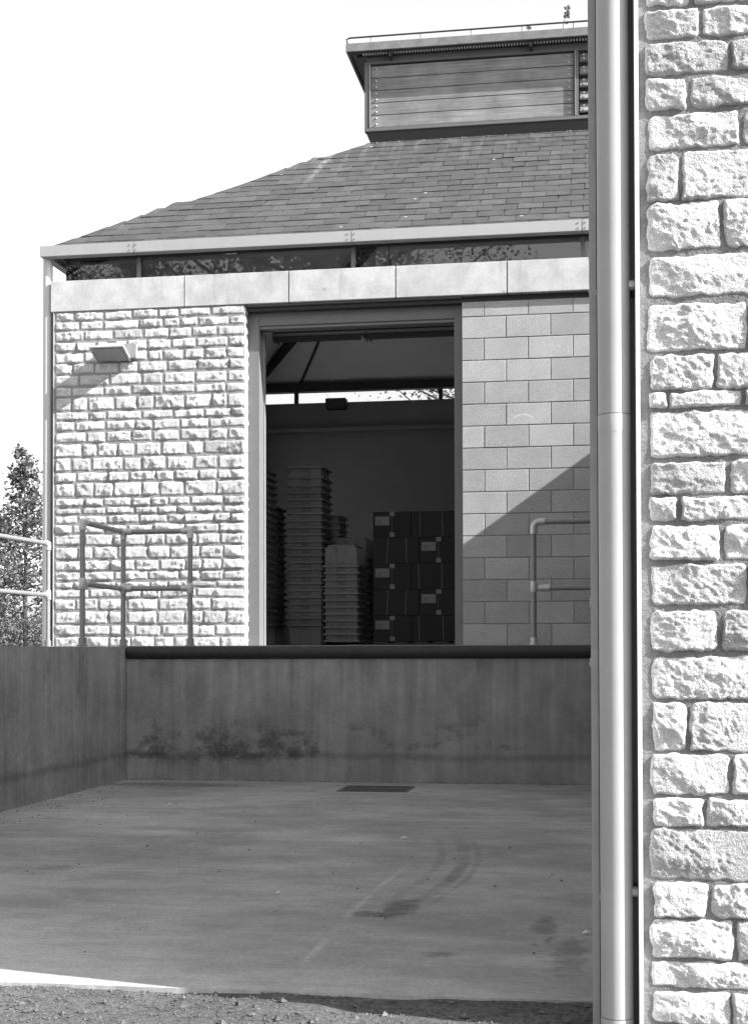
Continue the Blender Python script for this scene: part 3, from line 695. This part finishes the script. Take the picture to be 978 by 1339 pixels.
# right rail: lower rail stops short of the post on a swivel
t = thing('guard_rail', (.796, -1.42, 0), 'grey tube guard rail on the dock in front of the block wall', 'guard rail')
MB().tube([(.796, -1.42, -.005), (.796, -1.42, 1.05)], RR, 14).build('post', M_RAIL, t, smooth=True)
q = MB(); q.tube([(.796, -1.42, 0), (.796, -1.42, .012), (.796, -1.42, .014), (.796, -1.42, .07)], [.048, .048, .034, .034], 14); q.build('base_socket', M_FIT, t, smooth=True)
q = MB(); q.tube([(.796, -1.42, 1.02), (.796, -1.42, 1.08), (.803, -1.42, 1.105), (.82, -1.42, 1.125), (.845, -1.42, 1.132), (.90, -1.42, 1.132)], .034, 14); q.build('elbow_fitting', M_FIT, t, smooth=True)
q = MB(); joint(q, (.796, -1.42, .535), (0, 0, 1)); q.build('tee_fitting', M_FIT, t, smooth=True)
MB().tube([(.85, -1.42, 1.132), (2.2, -1.42, 1.132)], RR, 14).build('rail', M_RAIL, t, smooth=True)
MB().tube([(.86, -1.40, .525), (2.2, -1.40, .525)], RR, 14).build('rail', M_RAIL, t, smooth=True)
q = MB(); q.tube([(.80, -1.41, .527), (.85, -1.405, .523), (.87, -1.40, .525), (.94, -1.40, .525)], [.012, .03, .034, .034], 14); q.build('rail_socket', M_FIT, t, smooth=True)
MB().tube([(2.2, -1.42, -.005), (2.2, -1.42, 1.13)], RR, 14).build('post', M_RAIL, t, smooth=True)
rail_set('bright galvanised guard rail running from the left corner downpipe toward the tree', [(-4.395, -.16), (-4.52, -1.9), (-4.64, -3.6)])

# ------------------------------------------------------------------ near building: stone front, downpipe corner
nb = thing('stone_building', (1.6, -10.1, -1.3), 'near building with rough stone front and round downpipe at its corner', 'building')
NY = -10.1; NX = 1.602
b = MB(); b.box(1.593, 9.0, NY+.006, NY+.35, -1.40, 4.45)
nw = b.build('stone_wall', M_MORTAR, nb); nw['label'] = 'near wall of rough sunlit stones with recessed mortar'
def px2w(x, y, Y):
    d = fwd+r2*((x-489)/1900.63)-u2*((y-669.5-146.7)/1900.63); t_ = (Y-CAM.y)/d.y; p = CAM+d*t_; return p.x, p.z
# courses measured off the wall: (top, bottom at the left end, stone ends along the course)
RW = [(-38, 8, (841, 905, 990)), (16, 51, (841, 916, 1000)), (59, 98, (842, 954, 1030)), (105, 144, (842, 900, 990)), (152, 195, (844, 969, 1060)), (202, 263, (845, 889, 1005)), (267, 328, (844, 944, 1020)),
      (337, 388, (846, 985, 1060)), (400, 459, (844, 979, 1050)), (466, 511, (848, 935, 1010)), (515, 533, (848, 873, 971, 1040)), (539, 598, (848, 1002)), (605, 647, (848, 952, 1020)), (651, 681, (847, 887, 985)),
      (688, 733, (847, 944, 1030)), (740, 791, (850, 979, 1060)), (800, 851, (848, 941, 1010)), (859, 915, (850, 990)), (919, 982, (850, 900, 1000)), (986, 1039, (848, 956, 1020)), (1045, 1080, (852, 921, 1005)),
      (1085, 1150, (848, 1000)), (1154, 1199, (852, 928, 1010)), (1203, 1252, (849, 961, 1040)), (1257, 1291, (850, 990)), (1297, 1338, (852, 957, 1050))]
rnd = random.Random(77); stuff = MB()
def near_course(zt, zb, xs_first):
    xs = list(xs_first)
    for i in range(len(xs)-1):
        a, c = xs[i], xs[i+1]; j = rnd.uniform(.003, .011)
        ht = zt-zb+rnd.uniform(.003, .010)
        if a > 2.15: break
        stone_obj(nw, (a+c)/2, NY+.006, (zt+zb)/2, c-a-j, ht, rnd.random()*1e6, .0043, rnd.uniform(-.012, .012), prot=rnd.uniform(.012, .018), amp=rnd.uniform(.012, .020), back=.010, bev=.008)
    x = xs[-1]
    while x < 5.0:
        L = rnd.uniform(.16, .36)
        V, F = stone_mesh(L-.016, zt-zb, rnd.random()*1e6, .035, prot=rnd.uniform(.018, .024))
        stuff.add([(v[0]+x+L/2, v[1]+NY+.006, v[2]+(zt+zb)/2) for v in V], F); x += L
for (yt, yb, xs) in RW:
    zt = px2w(845, yt+(-.6), NY)[1]; zb = px2w(845, yb, NY)[1]
    near_course(zt, zb, [px2w(x, (yt+yb)/2, NY)[0] for x in xs])
ztop = px2w(845, -46, NY)[1]; z = ztop
while z < 4.40:
    h = rnd.uniform(.085, .15); xs = [NX]
    while xs[-1] < 2.1: xs.append(xs[-1]+rnd.uniform(.14, .3))
    for a, c in zip(xs, xs[1:]):
        V, F = stone_mesh(c-a-.016, h-.014, rnd.random()*1e6, .03, prot=.02); stuff.add([(v[0]+(a+c)/2, v[1]+NY+.006, v[2]+z+h/2) for v in V], F)
    x = xs[-1]
    while x < 5:
        L = rnd.uniform(.16, .36); V, F = stone_mesh(L-.016, h-.014, rnd.random()*1e6, .035, prot=.02); stuff.add([(v[0]+x+L/2, v[1]+NY+.006, v[2]+z+h/2) for v in V], F); x += L
    z += h
zl = px2w(845, 1343, NY)[1]
for h in (.10, .12):
    x = NX
    while x < 5:
        L = rnd.uniform(.16, .36); V, F = stone_mesh(L-.016, h-.014, rnd.random()*1e6, .03, prot=.02); stuff.add([(v[0]+x+L/2, v[1]+NY+.006, v[2]+zl-h/2) for v in V], F); x += L
    zl -= h
so_ = link('stone', stuff.raw('stone', True), M_STONE, nw); so_['kind'] = 'stuff'
# corner recess behind the pipe: steel channel, end plate, back plate
ch = MB().box(1.5785, 1.592, NY-.027, -9.90, -1.40, 4.45).build('edge_bead', M_BEAD, nb); ch['label'] = 'thin bright metal edge strip beside the downpipe'
MB().box(1.432, 1.578, -9.935, -9.90, -1.40, 4.45).build('corner_plate', M_SOFFIT, nb)
MB().box(1.431, 1.4545, -9.985, -9.936, -1.40, 4.45).build('corner_post', M_POST, nb)
# side wall along the yard with its own rough stones, roof over all
swn = MB().box(1.450, 1.80, -9.899, -2.10, -1.40, 4.45).build('side_wall', M_MORTAR, nb)
s2 = MB(); rnd = random.Random(31)
z = -1.40
while z < 4.3:
    h = rnd.uniform(.085, .15); y = -9.895
    while y < -2.2:
        L = rnd.uniform(.16, .36); cell = .03 if y < -9.0 else .06
        V, F = stone_mesh(L-.014, h-.013, rnd.random()*1e6, cell, prot=rnd.uniform(.015, .022), amp=.008)
        s2.add([(1.450+v[1], y+L/2-v[0], z+h/2+v[2]) for v in V], F); y += L
    z += h
so2 = link('stone', s2.raw('stone', True), M_STONE, swn); so2['kind'] = 'stuff'
MB().box(1.80, 9.0, -2.35, -2.10, -1.40, 4.45).build('end_wall', M_MORTAR, nb)
MB().box(1.802, 9.0, -9.7, -2.36, -1.40, -1.30).build('floor_slab', M_CONC, nb)
q = MB(); lo = ring(1.44, 9.1, NY-.0, -2.1, 4.452); hi = ring(3.7, 6.8, NY+2.6, -4.7, 6.0)
q.add(lo+hi, [(0,1,5,4), (1,2,6,5), (2,3,7,6), (3,0,4,7), (4,5,6,7), (3,2,1,0)]); q.build('roof', M_SLATE, nb)
PX, PY, PR = 1.5095, -10.070, .0515
pp = MB(); pp.tube([(PX, PY, -1.40), (PX, PY, 4.40)], PR, 40); pp = pp.build('downpipe', M_PIPE, nb, smooth=True); pp['label'] = 'large pale grey downpipe at the corner of the near stone wall'
for z in (.695, -1.229):
    q = MB(); q.tube([(PX, PY, z+.002), (PX, PY, z-.0005), (PX, PY, z-.055)], [PR+.0006, PR+.0010, PR+.0006], 40, cap=False); q.build('collar', M_PIPE, pp, smooth=True)
    MB().tube([(PX, PY, z+.0022), (PX, PY, z+.0042)], PR+.0006, 40).build('joint_line', M_DARK, pp)
for z in (1.116, -.827):
    br = MB().box(PX+.046, PX+.072, PY-.012, PY+.012, z-.015, z+.015).build('bracket', M_GALV, pp, bevel=.002)
    MB().box(PX+.046, PX+.068, PY-.016, PY-.0125, z-.009, z+.009).build('bracket_bolt', M_FIT, pp, bevel=.001)
    MB().box(PX-.058, PX-.046, PY-.008, PY+.010, z-.030, z-.012).build('bracket', M_GALV, pp, bevel=.002)
    MB().bar((PX+.06, PY+.013, z), (PX+.06, -9.936, z), .012, .012).build('bracket_arm', M_DARK, pp)

# ------------------------------------------------------------------ crates and cartons inside
def crate_mesh(wd, dp, ht, tp=.025, inverted=False):
    b = MB()
    # tapered tub, open at the rim, walls with thickness
    def rg(w_, d_, z): return [(-w_/2, -d_/2, z), (w_/2, -d_/2, z), (w_/2, d_/2, z), (-w_/2, d_/2, z)]
    A = rg(wd-2*tp, dp-2*tp, 0); B = rg(wd-.044, dp-.044, ht-.02); Ci = rg(wd-.054, dp-.054, ht-.004); Di = rg(wd-2*tp-.01, dp-2*tp-.01, .01)
    b.add(A+B, [(0,1,5,4), (1,2,6,5), (2,3,7,6), (3,0,4,7), (3,2,1,0)])
    b.add(Ci+Di, [(0,1,5,4), (1,2,6,5), (2,3,7,6), (3,0,4,7), (7,6,5,4)])
    for s in (-1, 1):                                                             # rim
        b.box(-wd/2, wd/2, s*dp/2-.014, s*dp/2+.014, ht-.02, ht); b.box(s*wd/2-.014, s*wd/2+.014, -dp/2+.014, dp/2-.014, ht-.02, ht)
    def taper(z): return tp-(tp-.022)*z/(ht-.02)
    for s in (-1, 1):                                                             # ribs and hand grip panels
        for fx in (-.44, -.24, -.14, .14, .24, .44):
            x = fx*wd; z0, z1 = .03, ht-.02
            b.add([(x-.006, s*(dp/2-taper(z0)), z0), (x+.006, s*(dp/2-taper(z0)), z0), (x+.006, s*(dp/2-taper(z1)), z1), (x-.006, s*(dp/2-taper(z1)), z1), (x-.006, s*(dp/2-.018), z0), (x+.006, s*(dp/2-.018), z0), (x+.006, s*(dp/2-.012), z1), (x-.006, s*(dp/2-.012), z1)], [(0,1,2,3), (4,5,6,7), (0,1,5,4), (1,2,6,5), (2,3,7,6), (3,0,4,7)])
        for fy in (-.42, -.2, 0, .2, .42):
            y = fy*dp; z0, z1 = .03, ht-.02
            b.box(s*(wd/2-.024)-.012, s*(wd/2-.024)+.012, y-.006, y+.006, z0, z1)
        for fx in (-.30, .30): b.box(fx*wd-.055, fx*wd+.055, s*(dp/2-.024)-.008, s*(dp/2-.024)+.008, .03, ht-.021)
        b.box(-.14*wd, .14*wd, s*(dp/2-.010)-.003, s*(dp/2-.010)+.003, ht-.055, ht-.047)
        for fx in (-.34, .34): b.box(fx*wd-.035, fx*wd+.035, s*(dp/2-.008)-.004, s*(dp/2-.008)+.004, ht-.062, ht-.050)
    if inverted: b.v = [(x, y, ht-z) for x, y, z in b.v]
    return b.mesh('crate')
cm = crate_mesh(.41, .58, .27, .034); ci = crate_mesh(.405, .58, .26, .042, True)
G = 'plastic crates nested in stacks inside the doorway'
rnd = random.Random(4)
def stack(x, y, n, top, pitch, me, mat, label, toplabel, z0=.002, gaps=None):
    if not me.materials: me.materials.append(mat)
    for i in range(n):
        z = z0+i*pitch
        if gaps: z += sum(g for k, g in gaps if i >= k)
        o = link('crate', me, mat, None, (x+rnd.uniform(-.004, .004), y+rnd.uniform(-.006, .006), z), (0, 0, rnd.uniform(-.008, .008)))
        tag(o, toplabel if (i == n-1 and toplabel) else label, 'crate', G)
stack(-2.071, 2.29, 23, 0, .0825, cm, M_CRATE, 'grey plastic crate nested in the tallest crate stack seen face on', 'topmost grey plastic crate of the tallest stack seen face on', gaps=((21, .012), (22, .04)))
stack(-2.665, 1.90, 23, 0, .0825, cm, M_CRATE, 'grey plastic crate nested in the stack half hidden by the left door frame', 'topmost crate of the stack half hidden by the left door frame')
stack(-2.70, 2.55, 19, 0, .0795, cm, M_CRATE, 'crate in the dim stack standing behind the one at the left door frame', None)
stack(-1.99, 2.95, 18, 0, .0795, cm, M_CRATE, 'crate in the shorter stack right behind the tallest crate stack', None)
stack(-1.615, 2.14, 12, 0, .0795, ci, M_CRATE2, 'pale upturned crate in the low stack between tall crates and cartons', 'solid bottom of the upturned crate topping the low stack', z0=.06)
stack(-1.625, 2.85, 14, 0, .0795, ci, M_CRATE2, 'upturned crate in the stack just behind the low pale crate stack', None, z0=.04)
# cartons in brick bond, two faces alternate
G2 = 'cartons stacked inside the right door frame'
pl = thing('pallet', (-.7, 2.5, 0), 'dark pallet under the stacked cartons', 'pallet')
for y in (2.24, 2.5, 2.76): MB().box(-1.29, .12, y-.04, y+.04, .001, .045).build('runner', M_DARK, pl)
for k in range(6): MB().box(-1.29+k*.24, -1.12+k*.24, 2.21, 2.8, .046, .062).build('deck_board', M_DARK, pl)
def carton(x0, x1, z0, z1, lab, face, tapes):
    t = thing('carton', ((x0+x1)/2, 2.5, z0), lab, 'carton', G2)
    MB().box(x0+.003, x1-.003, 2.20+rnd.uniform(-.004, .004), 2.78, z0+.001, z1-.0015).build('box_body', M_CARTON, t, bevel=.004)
    if face:
        l0 = x0+.03
        MB().box(l0, l0+.17, 2.192, 2.1945, z0+.145, z0+.25).build('paper_label', M_LABEL, t)
        q = MB()
        for i in range(3): q.box(l0+.02, l0+.06+.03*rnd.random(), 2.1908, 2.1919, z0+.16+.02*i, z0+.164+.02*i)
        q.build('print', M_PRINT, t)
        xs_ = l0+.20
        MB().box(xs_-.028, xs_+.034, 2.192, 2.1945, z1-.055, z1-.003).build('tape_end', M_LABEL, t)
        MB().box(xs_-.026, xs_+.032, 2.192, 2.1945, z0+.006, z0+.06).build('tape_end', M_LABEL, t)
        MB().box(xs_-.002, xs_+.002, 2.193, 2.1945, z0+.061, z1-.056).build('tape', M_TAPE, t)
    for tx in tapes: MB().bar((tx+rnd.uniform(-.012, .012), 2.1937, z0+.003), (tx+rnd.uniform(-.012, .012), 2.1937, z1-.003), .006, .002, Vector((0, 1, 0))).build('tape', M_TAPE, t)
zc = .064; hc = .3085
for r in range(5):
    z0 = zc+hc*(4-r); z1 = z0+hc
    nm = ('top', 'second', 'middle', 'fourth', 'bottom')[r]
    if r % 2 == 0:
        carton(-1.294, -.835, z0, z1, 'dark carton with pale label, left one in the %s row of the stack' % nm, True, [])
        carton(-.835, -.295, z0, z1, 'dark carton with two tape lines, middle of the %s row of the stack' % nm, False, [-.74, -.46])
        carton(-.295, .16, z0, z1, 'dark carton mostly behind the right door frame in the %s row' % nm, False, [])
    else:
        carton(-1.294, -.742, z0, z1, 'dark carton with two tape lines, left one in the %s row of the stack' % nm, False, [-1.12, -.90])
        carton(-.742, -.285, z0, z1, 'dark carton with pale label, right one in the %s row of the stack' % nm, True, [])
        carton(-.285, .16, z0, z1, 'dark carton mostly behind the right door frame in the %s row' % nm, False, [])

# ------------------------------------------------------------------ trees and plants
def tree_parts(seed, H, spread, nleaf, lsz, cone=False, bare=.0, trunk_r=.08, base=.15):
    rnd = random.Random(seed); tb = MB(); tips = []
    pts = [Vector((0, 0, 0))]
    for i in range(6): pts.append(pts[-1]+Vector((rnd.uniform(-.03, .03)*H*.5, rnd.uniform(-.03, .03)*H*.5, H*.93/6)))
    tb.tube(pts, [trunk_r*(1-.14*i) for i in range(7)], 8)
    def at_h(f):
        k = min(5, int(f*6)); return pts[k].lerp(pts[k+1], f*6-k)
    nb_ = 34
    for i in range(nb_):
        f = base+(1-base)*(i+rnd.random())/nb_; p0 = at_h(min(f, .985)); a = i*2.4+rnd.uniform(-.5, .5)
        prof_ = (1-f)*1.15+.04 if cone else math.sin(math.pi*min(1, max(.05, (f-base)/(1-base)*.85+.14)))
        L = spread*max(.12, prof_)*rnd.uniform(.65, 1.15); rise = L*rnd.uniform(.25, .8)
        p1 = p0+Vector((math.cos(a)*L*.5, math.sin(a)*L*.5, rise*.35)); p2 = p0+Vector((math.cos(a)*L, math.sin(a)*L, rise))
        tb.tube([p0, p1, p2], [trunk_r*.32*(1-f*.5), trunk_r*.2, trunk_r*.06], 5)
        for j in range(5):
            g = rnd.uniform(.25, 1); s_ = p0.lerp(p1, g*2) if g < .5 else p1.lerp(p2, g*2-1)
            d = Vector((rnd.gauss(0, 1), rnd.gauss(0, 1), rnd.gauss(.5, .7))).normalized()*L*rnd.uniform(.18, .4)
            tb.tube([s_, s_+d*.5+Vector((0, 0, .02)), s_+d], [trunk_r*.09, trunk_r*.06, trunk_r*.025], 4); tips += [(s_+d, L*.13+.05), (s_+d*.6, L*.1+.04)]
        tips.append((p2, L*.14+.05))
    lb_ = MB(); keep = [t_ for t_ in tips if rnd.random() > bare]
    for i in range(nleaf):
        c, s_ = keep[rnd.randrange(len(keep))]; p = c+Vector((rnd.gauss(0, 1), rnd.gauss(0, 1), rnd.gauss(0, .8)))*s_
        d = Vector((rnd.gauss(0, 1), rnd.gauss(0, 1), rnd.gauss(-.2, .6))).normalized(); n_ = d.orthogonal(); n_.rotate(Matrix.Rotation(rnd.random()*6.3, 3, d)); e = d.cross(n_)
        z_ = lsz*rnd.uniform(.6, 1.3)
        lb_.add([p, p+d*z_*.5+e*z_*.28+n_*z_*.06, p+d*z_, p+d*z_*.5-e*z_*.28+n_*z_*.06], [(0,1,2,3)])
    return tb.mesh('trunk', True), lb_.raw('crown')
def tree(loc, label, group, parts, sc=1.0, rz=0.0, name='tree'):
    t = thing(name, loc, label, 'tree', group)
    for nm, me, mt_ in (('trunk', parts[0], M_BARK), ('crown', parts[1], M_LEAF)):
        if not me.materials: me.materials.append(mt_)
        o = bpy.data.objects.new(nm, me); col.objects.link(o); o.parent = t
    t.scale = (sc, sc, sc); t.rotation_euler = (0, 0, rz); return t
slim = tree_parts(1, 4.15, 1.2, 4300, .085, cone=True, trunk_r=.06, base=.08)
tree((-9.74, 12, -.03), 'slim pointed young tree beyond the left corner of the warehouse', None, slim)
bsh = tree_parts(5, 3.0, 1.0, 3200, .085, trunk_r=.045, base=.1)
tree((-10.75, 12.6, -.03), 'loose bushy young tree beside the slim pointed tree', None, bsh)
tree((-9.05, 13.2, -.03), 'thin young tree half hidden behind the corner downpipe', None, bsh, 1.12, 2.0)
hd = MB(); rnd = random.Random(9)
for i in range(11000):
    x = rnd.uniform(-12.6, -8.2); y = rnd.uniform(9.4, 10.2); z = rnd.uniform(0, .56)+.07*noise.noise(Vector((x*2.3, y*2, 0)))
    d = Vector((rnd.gauss(0, 1), rnd.gauss(0, 1), rnd.gauss(0, 1))).normalized(); e = d.orthogonal().normalized(); s_ = rnd.uniform(.03, .06); p = Vector((x, y, z))
    hd.add([p, p+d*s_*.5+e*s_*.3, p+d*s_, p+d*s_*.5-e*s_*.3], [(0,1,2,3)])
h_ = thing('hedge', (-10.4, 9.8, -.03), 'low clipped hedge below the young trees', 'hedge'); o = link('foliage', hd.raw('foliage'), M_LEAF, h_)
# tree seen through the back clerestory window
bt_ = tree_parts(14, 8.2, 2.6, 5000, .10, trunk_r=.12, base=.35, bare=.25)
tree((-1.9, 19.5, -.03), 'thin-leaved tree behind the warehouse seen through the back window strip', None, bt_)
# trees behind the viewer, seen only as reflections in the clerestory glass
GT = 'trees reflected in the clerestory glass'
big = tree_parts(23, 12.5, 3.6, 26000, .10, trunk_r=.22, base=.25); bare_ = tree_parts(24, 12.0, 3.2, 9000, .085, trunk_r=.2, base=.3, bare=.5)
for (x, y, s_, rz, pr) in ((-15.5, -30, 1.32, 0, bare_), (-12.0, -28, 1.22, 1, bare_), (-8.4, -29, 1.40, 2, big), (-5.2, -28, 1.28, 4, big), (-2.6, -29.5, 1.13, 5, bare_), (-.2, -31, 1.135, 3, bare_)):
    tree((x, y, -1.33), 'tree across the yard entrance, mirrored in the glass strip below the eaves', GT, pr, s_, rz)
# weeds on the lantern roof
def weed(x, y, z, h, lean, nl, label, seed):
    t = thing('weed', (x, y, z), label, 'weed'); rnd = random.Random(seed)
    tip = Vector((x+lean, y, z+h)); MB().tube([(x, y, z-.01), (x+lean*.4, y+.01, z+h*.5), tip], [.005, .004, .002], 6).build('stem', M_BARK, t)
    q = MB()
    for i in range(nl):
        f = rnd.uniform(.3, 1); p = Vector((x, y, z)).lerp(tip, f); d = Vector((rnd.gauss(0, 1), rnd.gauss(0, .5), rnd.gauss(.3, .6))).normalized(); e = d.cross(Vector((0, 1, .2))).normalized(); s_ = rnd.uniform(.035, .065)
        q.add([p, p+d*s_*.5+e*s_*.35, p+d*s_, p+d*s_*.5-e*s_*.35, p+d*s_*.5+Vector((0, -.008, 0))], [(0,1,4), (1,2,4), (2,3,4), (3,0,4)])
    q.build('leaves', M_LEAF, t)
weed(.945, 2.80, 7.475, .26, .07, 16, 'tall leafy weed sprouting from the lantern roof edge', 2)
weed(.52, 2.80, 7.475, .08, .035, 6, 'tiny weed sprouting from the lantern roof edge', 4)

# ------------------------------------------------------------------ scraps on the yard
def scrap(x, y, s_, a, label, z=ZY):
    q = MB(); c, d = math.cos(a)*s_, math.sin(a)*s_
    q.add([(x-c, y-d, z+.004), (x+d*.6, y-c*.6, z+.012), (x+c, y+d, z+.006), (x-d*.5, y+c*.5, z+.016), (x-c, y-d, z+.006), (x+d*.6, y-c*.6, z+.014), (x+c, y+d, z+.008), (x-d*.5, y+c*.5, z+.018)], [(3,2,1,0), (4,5,6,7), (0,1,5,4), (1,2,6,5), (2,3,7,6), (3,0,4,7)])
    tag(q.build('paper_scrap', M_PAPER), label, 'scrap')
scrap(-1.957, -3.69, .02, .9, 'white paper scrap in front of the dock wall near the retaining wall')
scrap(.172, -5.51, .026, .2, 'white paper scrap lying in the middle of the concrete yard')
scrap(-.145, -7.71, .014, .3, 'tiny pale scrap beside the pale curved scrape on the concrete')
scrap(1.385, -8.52, .02, .1, 'white scrap at the foot of the near building corner')
scrap(.45, -10.07, .022, .1, 'white paper scrap lying on the gravel', -1.305)
print('objects', len(bpy.data.objects), 'tris', sum(len(me.polygons) for me in bpy.data.meshes)*2)
